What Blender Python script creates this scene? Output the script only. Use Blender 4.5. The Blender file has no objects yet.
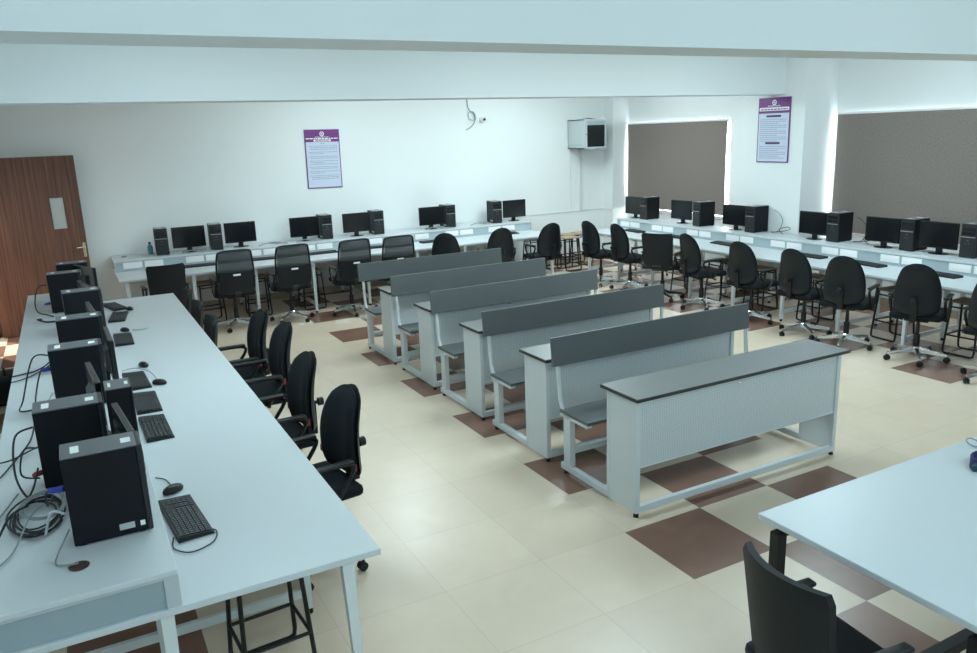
import bpy, bmesh, math, random
from mathutils import Vector, Matrix
random.seed(7)
PI = math.pi
COL = bpy.context.scene.collection
SC = bpy.context.scene

# ------------------------------------------------------------------ materials
def mat(name, col, rough=0.5, metal=0.0, noise=0.0, nscale=30.0, bump=0.0, spec=0.5, coat=0.0, emit=None):
    m = bpy.data.materials.new(name); m.use_nodes = True
    nt = m.node_tree; b = nt.nodes['Principled BSDF']
    b.inputs['Base Color'].default_value = (*col, 1)
    b.inputs['Roughness'].default_value = rough
    b.inputs['Metallic'].default_value = metal
    b.inputs['Specular IOR Level'].default_value = spec
    b.inputs['Coat Weight'].default_value = coat
    if emit:
        b.inputs['Emission Color'].default_value = (*emit[0], 1)
        b.inputs['Emission Strength'].default_value = emit[1]
    if noise or bump:
        tc = nt.nodes.new('ShaderNodeTexCoord')
        nz = nt.nodes.new('ShaderNodeTexNoise'); nz.inputs['Scale'].default_value = nscale
        nz.inputs['Detail'].default_value = 4
        nt.links.new(tc.outputs['Object'], nz.inputs['Vector'])
        if noise:
            mx = nt.nodes.new('ShaderNodeMix'); mx.data_type = 'RGBA'
            mx.inputs['A'].default_value = (*[c * (1 - noise) for c in col], 1)
            mx.inputs['B'].default_value = (*[min(1, c * (1 + noise)) for c in col], 1)
            nt.links.new(nz.outputs['Fac'], mx.inputs['Factor'])
            nt.links.new(mx.outputs['Result'], b.inputs['Base Color'])
        if bump:
            bp = nt.nodes.new('ShaderNodeBump'); bp.inputs['Strength'].default_value = bump
            bp.inputs['Distance'].default_value = 0.002
            nt.links.new(nz.outputs['Fac'], bp.inputs['Height'])
            nt.links.new(bp.outputs['Normal'], b.inputs['Normal'])
    return m

M = {}
M['wall'] = mat('wall_paint', (0.80, 0.83, 0.83), 0.75, noise=0.015, nscale=2.5)
M['ceiling'] = mat('ceiling_paint', (0.82, 0.84, 0.84), 0.8)
M['beam'] = mat('beam_paint', (0.78, 0.82, 0.83), 0.75, noise=0.01, nscale=2)
M['lam'] = mat('white_laminate', (0.575, 0.615, 0.635), 0.36, noise=0.012, nscale=6)
M['lam_edge'] = mat('white_edge_band', (0.47, 0.52, 0.545), 0.45)
M['riser'] = mat('blue_grey_panel', (0.38, 0.455, 0.485), 0.5, noise=0.03, nscale=12)
M['riser_shade'] = mat('blue_grey_panel_shaded', (0.30, 0.37, 0.40), 0.5, noise=0.03, nscale=12)  # riser colour darkened to paint shade onto the bench ends
M['plate'] = mat('white_socket_plastic', (0.85, 0.86, 0.85), 0.4)
M['wmetal'] = mat('white_powder_coat', (0.66, 0.70, 0.70), 0.4)
M['bmetal'] = mat('grey_powder_coat', (0.60, 0.64, 0.65), 0.42, noise=0.02, nscale=8)
M['gtop'] = mat('grey_laminate', (0.15, 0.156, 0.158), 0.34, noise=0.06, nscale=90)
M['board'] = mat('dark_grey_laminate', (0.100, 0.110, 0.112), 0.45, noise=0.06, nscale=90)
M['edge'] = mat('dark_edge_band', (0.03, 0.033, 0.035), 0.45)
M['blk'] = mat('black_plastic', (0.010, 0.011, 0.012), 0.42, spec=0.35)
M['blkg'] = mat('black_gloss_plastic', (0.010, 0.011, 0.012), 0.22, spec=0.6)
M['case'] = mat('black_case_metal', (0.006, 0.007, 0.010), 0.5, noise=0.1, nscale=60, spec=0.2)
M['lid_sheen'] = mat('black_lid_pale_sheen', (0.115, 0.13, 0.14), 0.32, spec=0.6)  # black lid paled so its colour carries the ceiling reflection
M['face'] = mat('black_front_plastic', (0.014, 0.015, 0.017), 0.38)
M['key'] = mat('charcoal_keycaps', (0.030, 0.034, 0.036), 0.5)
M['dgrey'] = mat('dark_grey_plastic', (0.09, 0.095, 0.10), 0.4)
M['screen'] = mat('screen_off', (0.008, 0.009, 0.011), 0.16, spec=0.5)
M['fabric'] = mat('black_fabric', (0.010, 0.013, 0.016), 0.85, noise=0.25, nscale=220, bump=0.3, spec=0.2)
M['shell'] = mat('black_shell', (0.009, 0.012, 0.0145), 0.42, noise=0.1, nscale=15, spec=0.28)
M['leath'] = mat('black_leatherette', (0.010, 0.012, 0.014), 0.55, noise=0.15, nscale=120, bump=0.15, spec=0.25)
M['chrome'] = mat('chrome', (0.75, 0.77, 0.78), 0.18, 1.0)
M['silver'] = mat('silver_plastic', (0.45, 0.47, 0.48), 0.35)
M['sticker'] = mat('white_sticker', (0.85, 0.86, 0.86), 0.5)
M['wood'] = mat('stool_plywood', (0.42, 0.31, 0.19), 0.5, noise=0.15, nscale=14)
M['brown'] = mat('brown_plywood', (0.22, 0.15, 0.10), 0.5, noise=0.2, nscale=14)
M['cable'] = mat('black_cable', (0.012, 0.014, 0.018), 0.5)
M['gcable'] = mat('grey_cable', (0.24, 0.27, 0.28), 0.5)
M['wcable'] = mat('pale_cable', (0.5, 0.55, 0.57), 0.5)
M['blue'] = mat('blue_plug', (0.02, 0.03, 0.35), 0.4)
M['red'] = mat('red_tag', (0.35, 0.03, 0.03), 0.5)
M['grom'] = mat('brown_grommet', (0.055, 0.028, 0.022), 0.45)
M['purple'] = mat('purple_print', (0.17, 0.028, 0.20), 0.45)
M['paper'] = mat('pale_print', (0.60, 0.65, 0.78), 0.45)
M['ink'] = mat('blue_grey_ink', (0.30, 0.36, 0.48), 0.6)
M['white'] = mat('white_print', (0.85, 0.85, 0.87), 0.5)
M['dpurple'] = mat('dark_purple_print', (0.07, 0.02, 0.10), 0.5)
M['cab'] = mat('grey_cabinet_steel', (0.52, 0.57, 0.58), 0.45)
M['cabdk'] = mat('smoked_cabinet_glass', (0.010, 0.016, 0.018), 0.12, spec=0.6)
M['brass'] = mat('brass', (0.75, 0.62, 0.42), 0.25, 1.0)
M['skirt'] = mat('brown_skirting', (0.40, 0.34, 0.27), 0.35, noise=0.1, nscale=8)
M['teal'] = mat('teal_cloth', (0.015, 0.07, 0.10), 0.8, noise=0.2, nscale=60)
M['cyan'] = mat('cyan_bottle', (0.08, 0.30, 0.38), 0.25)
M['dblue'] = mat('dark_blue_cord', (0.015, 0.02, 0.09), 0.6)
M['violet'] = mat('violet_cap', (0.06, 0.02, 0.22), 0.4)
M['frame'] = mat('window_frame_white', (0.75, 0.77, 0.77), 0.45)
M['clear'] = mat('clear_plastic', (0.6, 0.65, 0.68), 0.2)
M['lamp'] = mat('lamp_diffuser', (0.9, 0.9, 0.9), 0.5, emit=((0.88, 0.97, 1.0), 6.0))

def floor_material():
    m = bpy.data.materials.new('floor_tiles'); m.use_nodes = True
    nt = m.node_tree; b = nt.nodes['Principled BSDF']; N = nt.nodes.new; L = nt.links.new
    tc = N('ShaderNodeTexCoord'); sp = N('ShaderNodeSeparateXYZ'); L(tc.outputs['Object'], sp.inputs[0])
    def mth(op, a, c=None, d=None):
        n = N('ShaderNodeMath'); n.operation = op
        for k, v in enumerate((a, c, d)):
            if v is None: continue
            if isinstance(v, (int, float)): n.inputs[k].default_value = v
            else: L(v, n.inputs[k])
        return n.outputs[0]
    fx = mth('DIVIDE', mth('SUBTRACT', sp.outputs[0], 2.694), 0.6)
    fy = mth('DIVIDE', mth('SUBTRACT', 8.214, sp.outputs[1]), 0.6)
    i = mth('FLOOR', fx); j = mth('FLOOR', fy)
    right = mth('GREATER_THAN', i, 6.5)
    par = mth('MODULO', mth('ADD', mth('ADD', mth('ADD', i, j), right), 200.0), 2.0)
    even = mth('LESS_THAN', par, 0.5)
    mid = mth('MULTIPLY', mth('GREATER_THAN', i, -0.5), mth('LESS_THAN', i, 2.5))
    left = mth('LESS_THAN', i, -4.5)
    strip = mth('MAXIMUM', mth('MAXIMUM', mid, left), right)
    brown = mth('MULTIPLY', even, strip)
    # grout lines
    ex = mth('ABSOLUTE', mth('SUBTRACT', mth('FRACT', fx), 0.5)); ey = mth('ABSOLUTE', mth('SUBTRACT', mth('FRACT', fy), 0.5))
    line = mth('GREATER_THAN', mth('MAXIMUM', ex, ey), 0.4965)
    # marbling
    nz = N('ShaderNodeTexNoise'); nz.inputs['Scale'].default_value = 3.2; nz.inputs['Detail'].default_value = 7
    nz.inputs['Distortion'].default_value = 0.8
    L(tc.outputs['Object'], nz.inputs['Vector'])
    wn = N('ShaderNodeTexWhiteNoise'); wn.noise_dimensions = '2D'
    cb = N('ShaderNodeCombineXYZ'); L(i, cb.inputs[0]); L(j, cb.inputs[1]); L(cb.outputs[0], wn.inputs['Vector'])
    v = mth('ADD', mth('MULTIPLY', nz.outputs['Fac'], 0.75), mth('MULTIPLY', wn.outputs['Value'], 0.25))
    def mix(f, a, c):
        n = N('ShaderNodeMix'); n.data_type = 'RGBA'; L(f, n.inputs['Factor'])
        for k, q in (('A', a), ('B', c)):
            if isinstance(q, tuple): n.inputs[k].default_value = (*q, 1)
            else: L(q, n.inputs[k])
        return n.outputs['Result']
    cream = mix(v, (0.64, 0.52, 0.395), (0.78, 0.645, 0.50))
    brn = mix(v, (0.165, 0.085, 0.060), (0.29, 0.155, 0.110))
    c = mix(brown, cream, brn)
    c = mix(mth('MULTIPLY', line, 0.22), c, (0.20, 0.18, 0.15))
    L(c, b.inputs['Base Color'])
    b.inputs['Roughness'].default_value = 0.27
    b.inputs['Specular IOR Level'].default_value = 0.45
    return m
M['floor'] = floor_material()

def blind_material():
    m = mat('woven_blind', (0.155, 0.135, 0.122), 0.85)
    nt = m.node_tree; b = nt.nodes['Principled BSDF']; N = nt.nodes.new; L = nt.links.new
    tc = N('ShaderNodeTexCoord'); mp = N('ShaderNodeMapping'); mp.inputs['Scale'].default_value = (1, 18, 90)
    L(tc.outputs['Object'], mp.inputs['Vector'])
    nz = N('ShaderNodeTexNoise'); nz.inputs['Scale'].default_value = 2.0; nz.inputs['Detail'].default_value = 3
    L(mp.outputs[0], nz.inputs['Vector'])
    mp2 = N('ShaderNodeMapping'); mp2.inputs['Scale'].default_value = (1, 90, 18); L(tc.outputs['Object'], mp2.inputs['Vector'])
    nz2 = N('ShaderNodeTexNoise'); nz2.inputs['Scale'].default_value = 2.0; L(mp2.outputs[0], nz2.inputs['Vector'])
    ad = N('ShaderNodeMath'); ad.operation = 'MULTIPLY'; L(nz.outputs['Fac'], ad.inputs[0]); L(nz2.outputs['Fac'], ad.inputs[1])
    cr = N('ShaderNodeValToRGB'); cr.color_ramp.elements[0].position = 0.12; cr.color_ramp.elements[1].position = 0.42
    cr.color_ramp.elements[0].color = (0.19, 0.158, 0.140, 1); cr.color_ramp.elements[1].color = (0.29, 0.245, 0.22, 1)
    L(ad.outputs[0], cr.inputs[0]); L(cr.outputs[0], b.inputs['Base Color'])
    out = nt.nodes['Material Output']; tl = N('ShaderNodeBsdfTranslucent'); L(cr.outputs[0], tl.inputs['Color'])
    ms = N('ShaderNodeMixShader'); ms.inputs[0].default_value = 0.05
    L(b.outputs[0], ms.inputs[1]); L(tl.outputs[0], ms.inputs[2]); L(ms.outputs[0], out.inputs['Surface'])
    return m
M['blind'] = blind_material()

def door_material():
    m = mat('teak_veneer', (0.2, 0.08, 0.045), 0.42)
    nt = m.node_tree; b = nt.nodes['Principled BSDF']; N = nt.nodes.new; L = nt.links.new
    tc = N('ShaderNodeTexCoord'); mp = N('ShaderNodeMapping'); mp.inputs['Scale'].default_value = (26, 26, 0.7)
    L(tc.outputs['Object'], mp.inputs['Vector'])
    nz = N('ShaderNodeTexNoise'); nz.inputs['Scale'].default_value = 1.6; nz.inputs['Detail'].default_value = 6; nz.inputs['Distortion'].default_value = 0.4
    L(mp.outputs[0], nz.inputs['Vector'])
    cr = N('ShaderNodeValToRGB'); cr.color_ramp.elements[0].position = 0.3; cr.color_ramp.elements[1].position = 0.72
    cr.color_ramp.elements[0].color = (0.072, 0.027, 0.016, 1); cr.color_ramp.elements[1].color = (0.21, 0.090, 0.052, 1)
    L(nz.outputs['Fac'], cr.inputs[0]); L(cr.outputs[0], b.inputs['Base Color'])
    return m
M['door'] = door_material()

def perforated():
    m = mat('perforated_steel', (0.60, 0.64, 0.65), 0.45)
    nt = m.node_tree; b = nt.nodes['Principled BSDF']; N = nt.nodes.new; L = nt.links.new
    tc = N('ShaderNodeTexCoord'); mp = N('ShaderNodeMapping'); mp.inputs['Scale'].default_value = (70, 0, 70)
    L(tc.outputs['Object'], mp.inputs['Vector'])
    vo = N('ShaderNodeTexVoronoi'); vo.inputs['Scale'].default_value = 1.0; vo.inputs['Randomness'].default_value = 0.0
    L(mp.outputs[0], vo.inputs['Vector'])
    lt = N('ShaderNodeMath'); lt.operation = 'LESS_THAN'; lt.inputs[1].default_value = 0.28; L(vo.outputs['Distance'], lt.inputs[0])
    mx = N('ShaderNodeMix'); mx.data_type = 'RGBA'; L(lt.outputs[0], mx.inputs['Factor'])
    mx.inputs['A'].default_value = (0.60, 0.64, 0.65, 1); mx.inputs['B'].default_value = (0.40, 0.43, 0.44, 1)
    L(mx.outputs['Result'], b.inputs['Base Color'])
    return m
M['perf'] = perforated()

def mesh_fabric():
    m = mat('grey_mesh_fabric', (0.055, 0.065, 0.07), 0.7)
    nt = m.node_tree; b = nt.nodes['Principled BSDF']; N = nt.nodes.new; L = nt.links.new
    out = nt.nodes['Material Output']
    tr = N('ShaderNodeBsdfTransparent'); ms = N('ShaderNodeMixShader'); ms.inputs[0].default_value = 0.74
    L(tr.outputs[0], ms.inputs[1]); L(b.outputs[0], ms.inputs[2]); L(ms.outputs[0], out.inputs['Surface'])
    return m
M['mesh'] = mesh_fabric()

def glass_mat(name, tint, op):
    m = mat(name, tint, 0.06)
    nt = m.node_tree; b = nt.nodes['Principled BSDF']; N = nt.nodes.new; L = nt.links.new
    out = nt.nodes['Material Output']
    tr = N('ShaderNodeBsdfTransparent'); ms = N('ShaderNodeMixShader'); ms.inputs[0].default_value = op
    L(tr.outputs[0], ms.inputs[1]); L(b.outputs[0], ms.inputs[2]); L(ms.outputs[0], out.inputs['Surface'])
    return m
M['pane'] = glass_mat('window_glass', (0.8, 0.85, 0.86), 0.12)
M['frost'] = mat('frosted_glass', (0.50, 0.54, 0.52), 0.3)

# ------------------------------------------------------------------ mesh builder
class MB:
    def __init__(s): s.bm = bmesh.new()
    def _add(s, verts, faces):
        vs = [s.bm.verts.new(v) for v in verts]
        fs = []
        for f in faces:
            try: fs.append(s.bm.faces.new([vs[k] for k in f]))
            except ValueError: pass
        return vs, fs
    def box(s, x0, x1, y0, y1, z0, z1, bev=0.0, mtx=None, seg=2):
        vs, fs = s._add([(x0, y0, z0), (x1, y0, z0), (x1, y1, z0), (x0, y1, z0), (x0, y0, z1), (x1, y0, z1), (x1, y1, z1), (x0, y1, z1)],
                        [(0, 3, 2, 1), (4, 5, 6, 7), (0, 1, 5, 4), (1, 2, 6, 5), (2, 3, 7, 6), (3, 0, 4, 7)])
        geo = vs
        if bev:
            es = list({e for f in fs for e in f.edges})
            r = bmesh.ops.bevel(s.bm, geom=es, offset=bev, segments=seg, affect='EDGES', profile=0.5)
            geo = list({v for f in r['faces'] for v in f.verts} | {v for v in vs if v.is_valid})
        if mtx is not None: bmesh.ops.transform(s.bm, matrix=mtx, verts=geo)
        return s
    def hexa(s, bot, top):
        s._add(list(bot) + list(top), [(0, 3, 2, 1), (4, 5, 6, 7), (0, 1, 5, 4), (1, 2, 6, 5), (2, 3, 7, 6), (3, 0, 4, 7)]); return s
    def tube(s, pts, r, seg=8, closed=False, smooth_n=0):
        pts = [Vector(p) for p in pts]
        if smooth_n: pts = catmull(pts, smooth_n, closed)
        n = len(pts); rings = []; prev = None
        for k in range(n):
            if closed: t = pts[(k + 1) % n] - pts[k - 1]
            else: t = pts[min(k + 1, n - 1)] - pts[max(k - 1, 0)]
            t.normalize()
            if prev is None:
                a = Vector((0, 0, 1)) if abs(t.z) < 0.9 else Vector((1, 0, 0))
                u = t.cross(a).normalized()
            else:
                u = (prev - t * prev.dot(t)).normalized()
            prev = u; w = t.cross(u)
            rr = r[k] if isinstance(r, (list, tuple)) else r
            rings.append([s.bm.verts.new(pts[k] + (u * math.cos(q * 2 * PI / seg) + w * math.sin(q * 2 * PI / seg)) * rr) for q in range(seg)])
        m = n if closed else n - 1
        for k in range(m):
            A, B = rings[k], rings[(k + 1) % n]
            for q in range(seg):
                try: s.bm.faces.new((A[q], A[(q + 1) % seg], B[(q + 1) % seg], B[q]))
                except ValueError: pass
        if not closed:
            s.bm.faces.new(rings[0][::-1]); s.bm.faces.new(rings[-1])
        return s
    def lathe(s, prof, cx=0, cy=0, seg=16, axis='Z', o=(0, 0, 0)):
        rings = []
        for r, z in prof:
            ring = []
            for q in range(seg):
                a = 2 * PI * q / seg
                p = (cx + r * math.cos(a), cy + r * math.sin(a), z)
                if axis == 'X': p = (z, r * math.cos(a), r * math.sin(a))
                if axis == 'Y': p = (r * math.cos(a), z, r * math.sin(a))
                ring.append(s.bm.verts.new((p[0] + o[0], p[1] + o[1], p[2] + o[2])))
            rings.append(ring)
        for A, B in zip(rings, rings[1:]):
            for q in range(seg): s.bm.faces.new((A[q], A[(q + 1) % seg], B[(q + 1) % seg], B[q]))
        s.bm.faces.new(rings[0][::-1]); s.bm.faces.new(rings[-1]); return s
    def pad(s, W, zf, yc, bow, th, n=12, m=14, edge=3.0, arch=0.0):
        """upright cushion in the XZ plane: half width W(v), height zf(v), centre y yc(v), sideways bow, thickness th(v)"""
        F, B = [], []
        for i in range(m + 1):
            v = i / m; f, b = [], []
            for j in range(n + 1):
                u = -1 + 2 * j / n
                e = max(0.0, (1 - abs(u) ** edge) * (1 - abs(2 * v - 1) ** (edge * 2.2))) ** 0.5
                y = yc(v) + bow * u * u; t = th(v) / 2
                z = zf(v) - arch * abs(u) ** 2.2 * (max(0, v - 0.45) / 0.55) ** 2 + arch * 0.4 * abs(u) ** 2.2 * (max(0, 0.3 - v) / 0.3) ** 2
                p = s.bm.verts.new((W(v) * u, y + t * e, z)); f.append(p)
                edgept = (i in (0, m)) or (j in (0, n))
                b.append(p if edgept else s.bm.verts.new((W(v) * u, y - t * e, z)))
            F.append(f); B.append(b)
        for i in range(m):
            for j in range(n):
                s.bm.faces.new((F[i][j], F[i + 1][j], F[i + 1][j + 1], F[i][j + 1]))
                q = (B[i][j], B[i][j + 1], B[i + 1][j + 1], B[i + 1][j])
                try: s.bm.faces.new(q)
                except ValueError: pass
        return s
    def sheet(s, W, zf, yc, bow, th, n=10, m=10):
        """curved panel of even thickness"""
        F, B = [], []
        for i in range(m + 1):
            v = i / m; f, b = [], []
            for j in range(n + 1):
                u = -1 + 2 * j / n; y = yc(v) + bow * u * u
                f.append(s.bm.verts.new((W(v) * u, y + th / 2, zf(v)))); b.append(s.bm.verts.new((W(v) * u, y - th / 2, zf(v))))
            F.append(f); B.append(b)
        for i in range(m):
            for j in range(n):
                s.bm.faces.new((F[i][j], F[i + 1][j], F[i + 1][j + 1], F[i][j + 1]))
                s.bm.faces.new((B[i][j], B[i][j + 1], B[i + 1][j + 1], B[i + 1][j]))
        for i in range(m):
            s.bm.faces.new((F[i][0], B[i][0], B[i + 1][0], F[i + 1][0])); s.bm.faces.new((F[i][n], F[i + 1][n], B[i + 1][n], B[i][n]))
        for j in range(n):
            s.bm.faces.new((F[0][j], F[0][j + 1], B[0][j + 1], B[0][j])); s.bm.faces.new((F[m][j], B[m][j], B[m][j + 1], F[m][j + 1]))
        return s
    def build(s, name, m, parent=None, smooth=False, loc=None, rz=0.0):
        bmesh.ops.recalc_face_normals(s.bm, faces=s.bm.faces[:])
        me = bpy.data.meshes.new(name); s.bm.to_mesh(me); s.bm.free()
        if smooth:
            for p in me.polygons: p.use_smooth = True
        me.materials.append(m)
        o = bpy.data.objects.new(name, me); COL.objects.link(o)
        if smooth:
            try: me.set_sharp_from_angle(angle=math.radians(42))
            except Exception: pass
        if parent: o.parent = parent
        if loc is not None: o.location = loc
        o.rotation_euler[2] = rz
        return o

def catmull(P, n, closed=False):
    out = []; N = len(P)
    for k in range(N if closed else N - 1):
        g = (lambda q: P[q % N]) if closed else (lambda q: P[max(0, min(N - 1, q))])
        a, b, c, d = g(k - 1), g(k), g(k + 1), g(k + 2)
        for t in range(n):
            t = t / n
            out.append(0.5 * ((2 * b) + (c - a) * t + (2 * a - 5 * b + 4 * c - d) * t * t + (3 * b - a - 3 * c + d) * t ** 3))
    if not closed: out.append(P[-1])
    return out

def tag(o, label, cat, group=None):
    o['label'] = label; o['category'] = cat
    if group: o['group'] = group
    return o
def thing(name, label, cat, loc=(0, 0, 0), rz=0.0, group=None):
    o = bpy.data.objects.new(name, None); COL.objects.link(o); o.empty_display_size = 0.2
    o.location = loc; o.rotation_euler = (0, 0, rz)
    return tag(o, label, cat, group)
def struct(o): o['kind'] = 'structure'; return o
def dup(root, loc, rz, label):
    def cp(o, par):
        c = o.copy(); COL.objects.link(c)
        if par: c.parent = par
        for ch in [q for q in o.children]: cp(ch, c)
        return c
    r = cp(root, None); r.location = loc; r.rotation_euler = (0, 0, rz); r['label'] = label
    return r
B = lambda *a, **k: MB().box(*a, **k)
R = math.radians

# ------------------------------------------------------------------ room shell
XL, XR, YB, YF, ZC = -0.98, 9.28, 12.0, -3.4, 3.35
struct(B(-3.2, XR + 0.3, YF - 0.2, 13.4, -0.1, 0).build('floor', M['floor']))
struct(B(XL - 0.2, XR + 0.2, YF - 0.2, YB + 0.2, ZC, ZC + 0.1).build('ceiling', M['ceiling']))
struct(B(XL - 0.2, XR + 0.2, YB, YB + 0.2, 0, ZC).build('wall_back', M['wall']))
struct(B(XL - 0.2, XR + 0.2, YF - 0.2, YF, 0, ZC).build('wall_front', M['wall']))
# left wall with the doorway
w = MB(); w.box(XL - 0.2, XL, YF, 10.62, 0, ZC); w.box(XL - 0.2, XL, 10.62, 11.74, 2.3, ZC); w.box(XL - 0.2, XL, 11.74, YB, 0, ZC)
struct(w.build('wall_left', M['wall']))
w = MB(); w.box(-3.2, -3.0, 7.6, 13.2, 0, ZC); w.box(-3.0, XL - 0.2, 7.4, 7.6, 0, ZC); w.box(-3.0, XL - 0.2, 13.2, 13.4, 0, ZC); w.box(XL - 0.2, XL - 0.18, YB, 13.2, 0, ZC)  # unseen walls beyond the doorway, added to hold back sky light
struct(w.build('wall_light_blocker', M['wall']))
struct(B(-3.2, XL - 0.2, 7.4, 13.4, ZC, ZC + 0.1).build('ceiling_light_blocker', M['ceiling']))  # unseen lid over those walls, added to keep the sky out
# right wall with two window openings
Z0, Z1 = 0.88, 2.47
W1 = (9.215, 11.70); W2 = (3.9, 7.262)
w = MB()
w.box(XR, XR + 0.2, YF, YB, 0, Z0); w.box(XR, XR + 0.2, YF, YB, Z1, ZC)
w.box(XR, XR + 0.2, YF, W2[0], Z0, Z1); w.box(XR, XR + 0.2, W2[1], W1[0], Z0, Z1); w.box(XR, XR + 0.2, W1[1], YB, Z0, Z1)
struct(w.build('wall_right', M['wall']))
for k, (a, b) in enumerate((W1, W2), 1):
    f = MB(); x0, x1 = XR + 0.08, XR + 0.13
    f.box(x0, x1, a, b, Z0, Z0 + 0.05); f.box(x0, x1, a, b, Z1 - 0.05, Z1)
    nb = 3
    for q in range(nb + 1):
        y = a + (b - a) * q / nb; f.box(x0, x1, max(a, y - 0.025), min(b, y + 0.025), Z0 + 0.05, Z1 - 0.05)
    fo = struct(f.build('window_%d' % k, M['frame']))
    B(XR + 0.10, XR + 0.106, a + 0.02, b - 0.02, Z0 + 0.05, Z1 - 0.05).build('pane', M['pane'], fo)
    struct(B(XR - 0.005, XR + 0.075, a, b, Z0 - 0.03, Z0).build('trim_%d' % (k + 4), M['frame']))
# roller blinds
def blind(y0, y1, z0, z1, label, curl):
    t = thing('roller_blind', label, 'window blind', (9.225, 0, 0))
    me = MB(); ny, nz = 24, 12; g = []
    for side in (-0.002, 0.002):
        rows = []
        for i in range(nz + 1):
            v = i / nz; row = []
            for j in range(ny + 1):
                u = j / ny
                zz = z0 + (z1 - z0) * v
                inset = curl * math.sin(PI * (1 - v)) * 0.5
                y = y0 + inset + (y1 - y0 - inset * 2) * u
                row.append(me.bm.verts.new((side + 0.012 * math.sin(u * 9 + v * 2) * (1 - v), y, zz)))
            rows.append(row)
        g.append(rows)
    for r in g:
        for i in range(nz):
            for j in range(ny): me.bm.faces.new((r[i][j], r[i][j + 1], r[i + 1][j + 1], r[i + 1][j]))
    a, b = g
    for i in range(nz):
        for j in (0, ny): me.bm.faces.new((a[i][j], b[i][j], b[i + 1][j], a[i + 1][j]))
    for j in range(ny):
        for i in (0, nz): me.bm.faces.new((a[i][j], b[i][j], b[i][j + 1], a[i][j + 1]))
    me.build('blind_fabric', M['blind'], t)
    MB().tube([(0.012, y0 - 0.01, z1 + 0.012), (0.012, y1 + 0.01, z1 + 0.012)], 0.016, 10).build('roller_tube', M['frame'], t)
    B(-0.012, 0.012, y0 + 0.02, y1 - 0.02, z0 - 0.018, z0 + 0.004).build('bottom_bar', M['blind'], t)
    return t
blind(9.235, 11.70, 0.985, 2.44, 'brown woven roller blind on the window between the two wall pillars', 0.03)
blind(3.97, 7.245, 0.93, 2.455, 'wide brown woven roller blind over the big window beside the front pillar', 0.02)
# pillars and beams
for k, (a, b) in enumerate(((11.72, YB), (7.3, 8.42), (2.9, 3.85)), 1):
    struct(B(8.9 if k == 1 else 8.65, XR, a, b, 0, ZC).build('pillar' if k == 1 else 'pillar.%03d' % (k - 1), M['wall']))
BZ = 2.745
for k, (a, b, x1) in enumerate(((7.643, 8.0, 8.65), (3.045, 3.40, 8.65))):
    struct(B(XL, x1, a, b, BZ, ZC).build('ceiling_beam' if k == 0 else 'ceiling_beam.001', M['beam']))
# skirting
struct(B(XL, 8.9, YB - 0.012, YB, 0, 0.1).build('baseboard_back', M['skirt']))
w = MB(); w.box(XR - 0.012, XR, 8.42, 11.72, 0, 0.1); w.box(XR - 0.012, XR, 3.85, 7.3, 0, 0.1); w.box(8.638, 8.65, 7.3, 8.42, 0, 0.1)
w.box(8.888, 8.9, 11.72, YB - 0.012, 0, 0.1)
struct(w.build('baseboard_right', M['skirt']))
# cable trunking on the back wall and pillar
struct(B(6.95, 8.9, YB - 0.012, YB, 0.915, 0.935).build('trim_1', M['wmetal']))
struct(B(8.888, 8.9, 11.72, YB - 0.012, 0.915, 0.935).build('trim_2', M['wmetal']))
w = MB(); w.box(8.15, 8.165, YB - 0.012, YB, 0.935, 2.05); w.box(8.34, 8.40, YB - 0.03, YB, 0.935, 2.05)
struct(w.build('trim_3', M['wmetal']))
# doorway frame and open door
w = MB(); w.box(XL - 0.2, XL + 0.015, 10.56, 10.62, 0, 2.36); w.box(XL - 0.2, XL + 0.015, 11.74, 11.80, 0, 2.36); w.box(XL - 0.2, XL + 0.015, 10.62, 11.74, 2.30, 2.36)
struct(w.build('trim_4', M['door']))
d = bpy.data.objects.new('door_1', None); COL.objects.link(d); d.location = (-0.95, 11.66, 0); d['kind'] = 'structure'
dang = math.atan2(0.19, 1.13); d.rotation_euler = (0, 0, dang)
DW = 1.145
m_ = MB()
vx0, vx1, vz0, vz1 = 0.785, 0.945, 1.345, 1.75
m_.box(0, vx0, -0.02, 0.02, 0.012, 2.285); m_.box(vx1, DW, -0.02, 0.02, 0.012, 2.285)
m_.box(vx0, vx1, -0.02, 0.02, 0.012, vz0); m_.box(vx0, vx1, -0.02, 0.02, vz1, 2.285)
m_.build('door_leaf', M['door'], d)
B(vx0, vx1, -0.008, 0.008, vz0, vz1).build('vision_panel', M['frost'], d)
h = MB(); h.box(1.085, 1.125, -0.03, -0.02, 0.94, 1.14, 0.003); h.build('handle_plate', M['brass'], d)
h = MB(); h.tube([(1.105, -0.03, 1.08), (1.105, -0.065, 1.08), (1.09, -0.07, 1.08), (1.0, -0.07, 1.078)], 0.009, 8); h.build('door_handle', M['brass'], d, True)
h = MB(); h.lathe([(0.014, -0.045), (0.014, -0.02)], axis='Y', o=(1.105, 0, 0.99)); h.build('lock_cylinder', M['brass'], d)

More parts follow.
